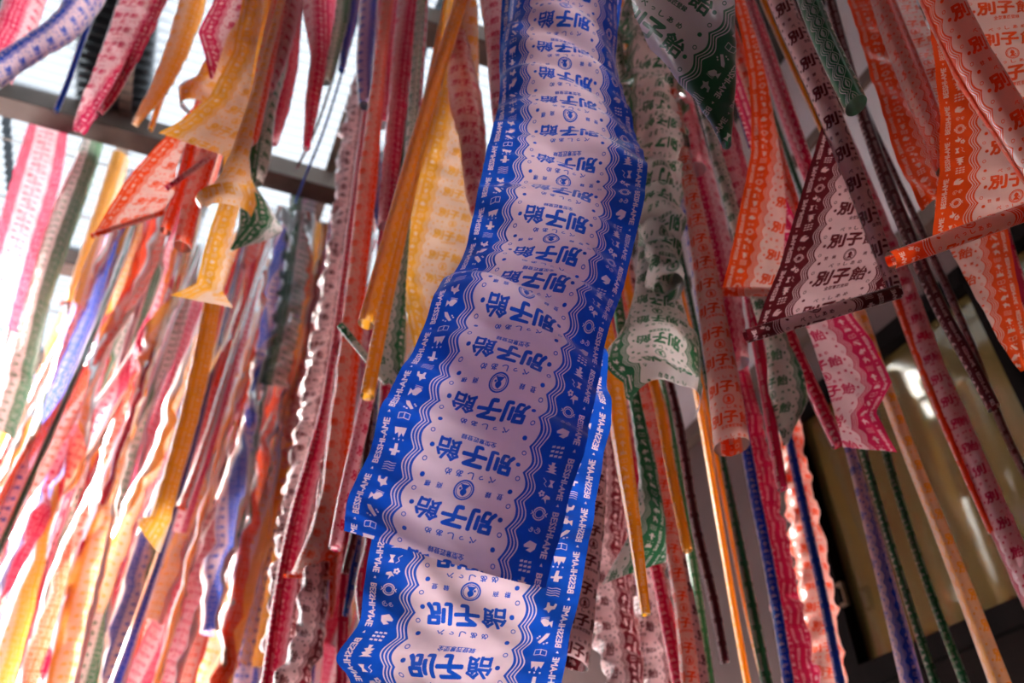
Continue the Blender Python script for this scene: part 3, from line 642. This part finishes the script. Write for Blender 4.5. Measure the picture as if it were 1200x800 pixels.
S('yellow', [(232,-20),(212,40),(192,100),(176,150)], [9,9,8,6], 'pale peach quill beside the tapering yellow film', 2.05)
F('pink', [(345,-40,392,-40),(352,10,388,10),(362,60,382,62),(356,110,374,112),(354,174,362,172)], 'pink film wedge against the bright roof at top', d=1.9, cols=12, wr=.002, name='film_flag')
F('pink', [(338,20,352,20),(330,70,348,74),(322,120,338,124),(312,165,324,166)], 'crimson film left of the pink wedge at top', d=1.95, cols=12, wr=.002, name='film_flag')
F('green', [(388,-40,412,-40),(386,10,408,10),(380,60,396,64),(376,92,386,94)], 'pale green film against the bright roof', d=2.0, cols=12, wr=.001)
F('blue', [(410,-40,424,-40),(408,0,420,0),(402,40,412,42),(396,78,404,80)], 'bright blue film ribbon right of the pale green film', d=2.1, cols=10)
F('blue', [(420,-40,446,-40),(418,20,440,20),(416,70,436,72),(420,118,434,120)], 'pale lilac blue film left of the pink pair at top', d=2.1, cols=12, wr=.001)
F('pink', [(440,-40,474,-40),(438,30,466,30),(436,90,462,92),(440,140,454,142)], 'glowing pink film at top left of the crimson one', d=2.0, cols=12, wr=.002)
S('blue', [(425,0),(402,80),(380,150),(358,205),(346,236)], [3,3,3,3,3], 'thin blue streamer cord over the bright roof', 2.6, cols=10)
S('maroon', [(408,20),(390,90),(370,150),(348,196)], [3,3,3,3], 'thin grey streamer cord beside the blue cord', 2.6, cols=10)
F('yellow', [(236,350,256,352),(222,420,244,424),(206,490,228,494),(190,550,210,554),(172,604,196,610),(157,608,184,650)], 'long yellow film with a twisted foot in the left half', d=1.9, cols=14, wr=.002, name='film_flag', extw=.03)
F('orange', [(185,500,205,500),(172,560,196,565),(150,620,190,625),(130,662,187,655)], 'orange flag behind the foot of the long yellow film', d='roof', cols=14, name='film_flag', extw=.02)
F('blue', [(190,395,202,398),(176,450,196,455),(150,515,178,525),(124,538,152,556),(116,600,124,602)], 'dark blue pointed film in the left half', d='roof', cols=12, wr=.002, name='film_flag', extw=.02)
S('pink', [(246,300),(225,365),(200,440),(176,500),(146,580),(120,640)], [10,11,12,12,11,9], 'double crimson quill in the left half', 'roof', seam=3.1)
F('pink', [(258,330,292,335),(250,390,280,396),(236,450,264,456),(222,488,250,478)], 'soft pink film with cut end left of the bright gap', d='roof', cols=14, wr=.002)
F('pink', [(294,320,326,324),(276,390,310,400),(258,450,290,456),(244,510,262,516)], 'pale pink film right of the soft pink one', d='roof', cols=14, wr=.003)
F('maroon', [(118,240,136,245),(100,290,120,296),(88,330,105,334),(68,352,84,358)], 'mauve film tip left of the crumpled green film', d='roof', cols=12, name='film_flag')
F('pink', [(184,340,200,345),(170,370,190,372),(138,400,170,398)], 'crimson film flag below the orange flag', d='roof', cols=12, name='film_flag', extw=.02)
F('yellow', [(128,175,150,180),(112,230,132,236),(92,290,112,296),(72,350,96,356)], 'glowing yellow film left of the orange flag', d='roof', cols=12, wr=.003)
F('blue', [(345,220,372,222),(338,280,352,282),(332,340,346,342),(340,372,352,372)], 'pale blue twisted film in the bright gap', d='roof', cols=12, wr=.002)
F('green', [(340,225,372,225),(330,300,362,305),(318,380,350,385),(300,450,335,455)], 'green and white film behind the pale blue twist', d='roof', cols=14, wr=.006, frill=.005)
F('blue', [(296,380,312,382),(290,430,306,432),(290,470,300,470),(294,488,298,489)], 'dark blue film tip left of centre', d='roof', cols=10, name='film_flag', extw=.02)

# ---------------------------------------------------------------- the mass of films behind, on wires under the clear roof
M_wire = mat('galvanised_wire', srgb(120, 115, 112), .4, .05, 20, metal=.9)
PLACES = [(-200, 20, 'at the very left edge'), (20, 70, 'near the left edge'), (70, 120, 'below the broad glowing pink film'), (120, 170, 'below the crumpled green film'), (170, 220, 'around the orange flag'),
          (220, 270, 'below the yellow films'), (270, 320, 'below the green diamond tip'), (320, 370, 'around the bright gap'), (370, 420, 'beside the ruffled maroon film'), (420, 620, 'just left of the large blue film')]
ROWS = []
NB = 225
b = 3.35
while b < 9.2:
    ROWS.append(b); b += .42 + .05 * (b - 3.3)
colours = ['pink'] * 11 + ['orange'] * 5 + ['yellow'] * 5 + ['green'] * 3 + ['blue'] * 4 + ['maroon']
def hang(a, b, zbot, colour, tw0, tws, wprof, sway, cols, props, seed):
    rg = np.random.default_rng(seed)
    ztop = ROOF_Z - .12; L = ztop - zbot; n = int(L / .055)
    s = np.linspace(0, 1, n)
    base = world_ab(a, b, 0)
    ph = rg.uniform(0, 6.28, 4)
    off = sway[0] * s ** 1.5 + .025 * np.sin(s * 5 + ph[0]) * s; off2 = sway[1] * s ** 1.5 + .02 * np.sin(s * 4 + ph[1]) * s
    C = base + AD * off[:, None] + BD * off2[:, None] + np.array([0, 0, 1]) * (ztop - s * L)[:, None]
    th = tw0 + tws * s + .5 * np.sin(s * 6 + ph[2])
    A = AD * np.cos(th)[:, None] + BD * np.sin(th)[:, None]
    T = _unit(np.gradient(C, axis=0)); A = _unit(A - T * (A * T).sum(1, keepdims=True))
    N_ = np.cross(T, A)
    wid = W * np.clip(np.interp(s, np.linspace(0, 1, len(wprof)), wprof), .1, 1)
    return film('film_streamer' if min(wprof) > .3 else 'rolled_film_streamer', colour, C, A, N_, wid, cols=cols, wr=rg.uniform(.001, .009), wl=.07, u0=rg.uniform(-.4, .4), seed=seed, seam=rg.uniform(0, 6), **props)
SPECS = []; rr = random.Random(21); made = 0; wires = {}
tries = 0
while made < NB and tries < 6000:
    tries += 1
    b = rr.choice(ROWS[:5]) if rr.random() < .45 else rr.choice(ROWS); a = rr.uniform(-2.6, 1.2)
    zb = CAMZ + rr.choice([rr.uniform(.3, 1.0), rr.uniform(.5, 1.6)]) + max(0, b - 6) * .05
    x, y, d = project(world_ab(a, b, (zb + ROOF_Z) / 2)); x2, y2, _ = project(world_ab(a, b, zb + .3)); 
    if not (-60 < x < 520 and -120 < x2 < 505): continue
    if b > 6.5 and rr.random() < .35: continue
    c = rr.choice(colours); form = rr.choice(['flat', 'rolled', 'twisted'])
    wprof = {'flat': [.55, .8, rr.uniform(.6, .95), rr.uniform(.5, .95)], 'rolled': [.3, .2, .18, rr.uniform(.15, .3)], 'twisted': [.4, .7, .3, .8, rr.uniform(.3, .7)]}[form]
    depth = 'nearer' if b < 4.3 else 'middle' if b < 6 else 'distant'
    yy = (y2 + min(y, 700)) / 2
    pl = next((n for lo, hi, n in PLACES if lo <= x2 < hi), 'left edge')
    lab = '%s %s streamer in the %s rows %s' % ({'flat': 'flat', 'rolled': 'rolled', 'twisted': 'twisted'}[form], WORD[c], depth, pl)
    SPECS.append((x2, (a, b, zb, c, rr.gauss(0, .5), rr.gauss(0, .8) if form != 'twisted' else rr.choice([-1, 1]) * rr.uniform(2, 5), wprof, (rr.gauss(-.10, .12), rr.gauss(0, .08)), 7 if form == 'flat' else 11,
         lab, rr.randrange(1 << 30))))
    made += 1
    wires.setdefault(b, []).append(a)
same = {}
for x2, sp in SPECS: same.setdefault(sp[-2], []).append((x2, sp))
NTH = ['first', 'second', 'third', 'fourth', 'fifth', 'sixth', 'seventh', 'eighth', 'ninth']
for lab, L_ in same.items():
    L_.sort(key=lambda q: q[0])
    for k, (_, sp) in enumerate(L_):
        full = lab if len(L_) == 1 else lab + (', left one' if k == 0 else ', right one') if len(L_) == 2 else lab + ', %s from left' % NTH[k]
        hang(*sp[:-2], dict(label=full, category='film streamer', group='streamers on wires under the clear roof'), sp[-1])
# far rows, past counting: one mesh
def far_mass(n):
    V, FC, UVs, MI = [], [], [], []; base = 0; keys = list(FM)
    rg = np.random.default_rng(5); k = 0
    while k < n:
        b = rg.uniform(4.7, 11.5); a = rg.uniform(-3.2, 1.4); zt = ROOF_Z - .12; zb = CAMZ + rg.uniform(.5, 2.2)
        x, _, _ = project(world_ab(a, b, zb + .4))
        if not -80 < x < 500: continue
        k += 1
        m = 14; s = np.linspace(0, 1, m); w = W * rg.uniform(.15, .8) * (1 + .3 * np.sin(s * rg.uniform(3, 9) + rg.uniform(0, 6))) / 2
        th = rg.uniform(-1, 1) + rg.uniform(-2.5, 2.5) * s
        C = world_ab(a, b, 0) + AD * (rg.normal(-.1, .15) * s ** 1.5)[:, None] + np.array([0, 0, 1]) * (zt - (zt - zb) * s)[:, None]
        A = AD * np.cos(th)[:, None] + BD * np.sin(th)[:, None]
        N_ = np.cross(A, np.array([0, 0, 1.]))
        P = np.stack([C - A * w[:, None], C + N_ * w[:, None] * .35, C + A * w[:, None]], 1).reshape(-1, 3)
        V.append(P); ci = keys.index(rr.choice(colours)); u0 = rg.uniform(-.4, .4); c = 2 * w.mean() / W
        for i in range(m - 1):
            for j in range(2):
                q = [base + i * 3 + j, base + i * 3 + j + 1, base + i * 3 + j + 4, base + i * 3 + j + 3]
                FC.append(q); MI.append(ci)
                for (ii, jj) in ((i, j), (i, j + 1), (i + 1, j + 1), (i + 1, j)): UVs.append((jj / 2 * c + u0, -s[ii] * (zt - zb) / (W * PER)))
        base += m * 3
    me = bpy.data.meshes.new('far'); me.from_pydata(np.vstack(V).tolist(), [], FC)
    for kx in keys: me.materials.append(FM[kx])
    me.polygons.foreach_set('material_index', MI); me.polygons.foreach_set('use_smooth', [True] * len(FC))
    uvl = me.uv_layers.new(name='print'); uvl.data.foreach_set('uv', np.array(UVs, np.float32).ravel())
    return link('distant_streamers', me, kind='stuff', label='blurred mass of many coloured streamers far behind at left', category='streamers')
far_mass(760)
for i, (b, As) in enumerate(sorted(wires.items())):
    v = []; n = 6; r = .004
    a0, a1 = A_OUT, WALL_A
    for a in (a0, a1):
        for k in range(n): v.append(world_ab(a, b + r * math.cos(k * 6.2832 / n), ROOF_Z - .12 + r * math.sin(k * 6.2832 / n)))
    link('hanging_wire', mesh_from(v, [(k, (k + 1) % n, n + (k + 1) % n, n + k) for k in range(n)], M_wire), label='thin wire under the roof carrying the %s row of streamers' % (NTH + ['tenth', 'eleventh', 'twelfth', 'thirteenth', 'fourteenth'])[i], category='wire', group='wires carrying the rows of streamers')
print('films', len(HEROES) + made)
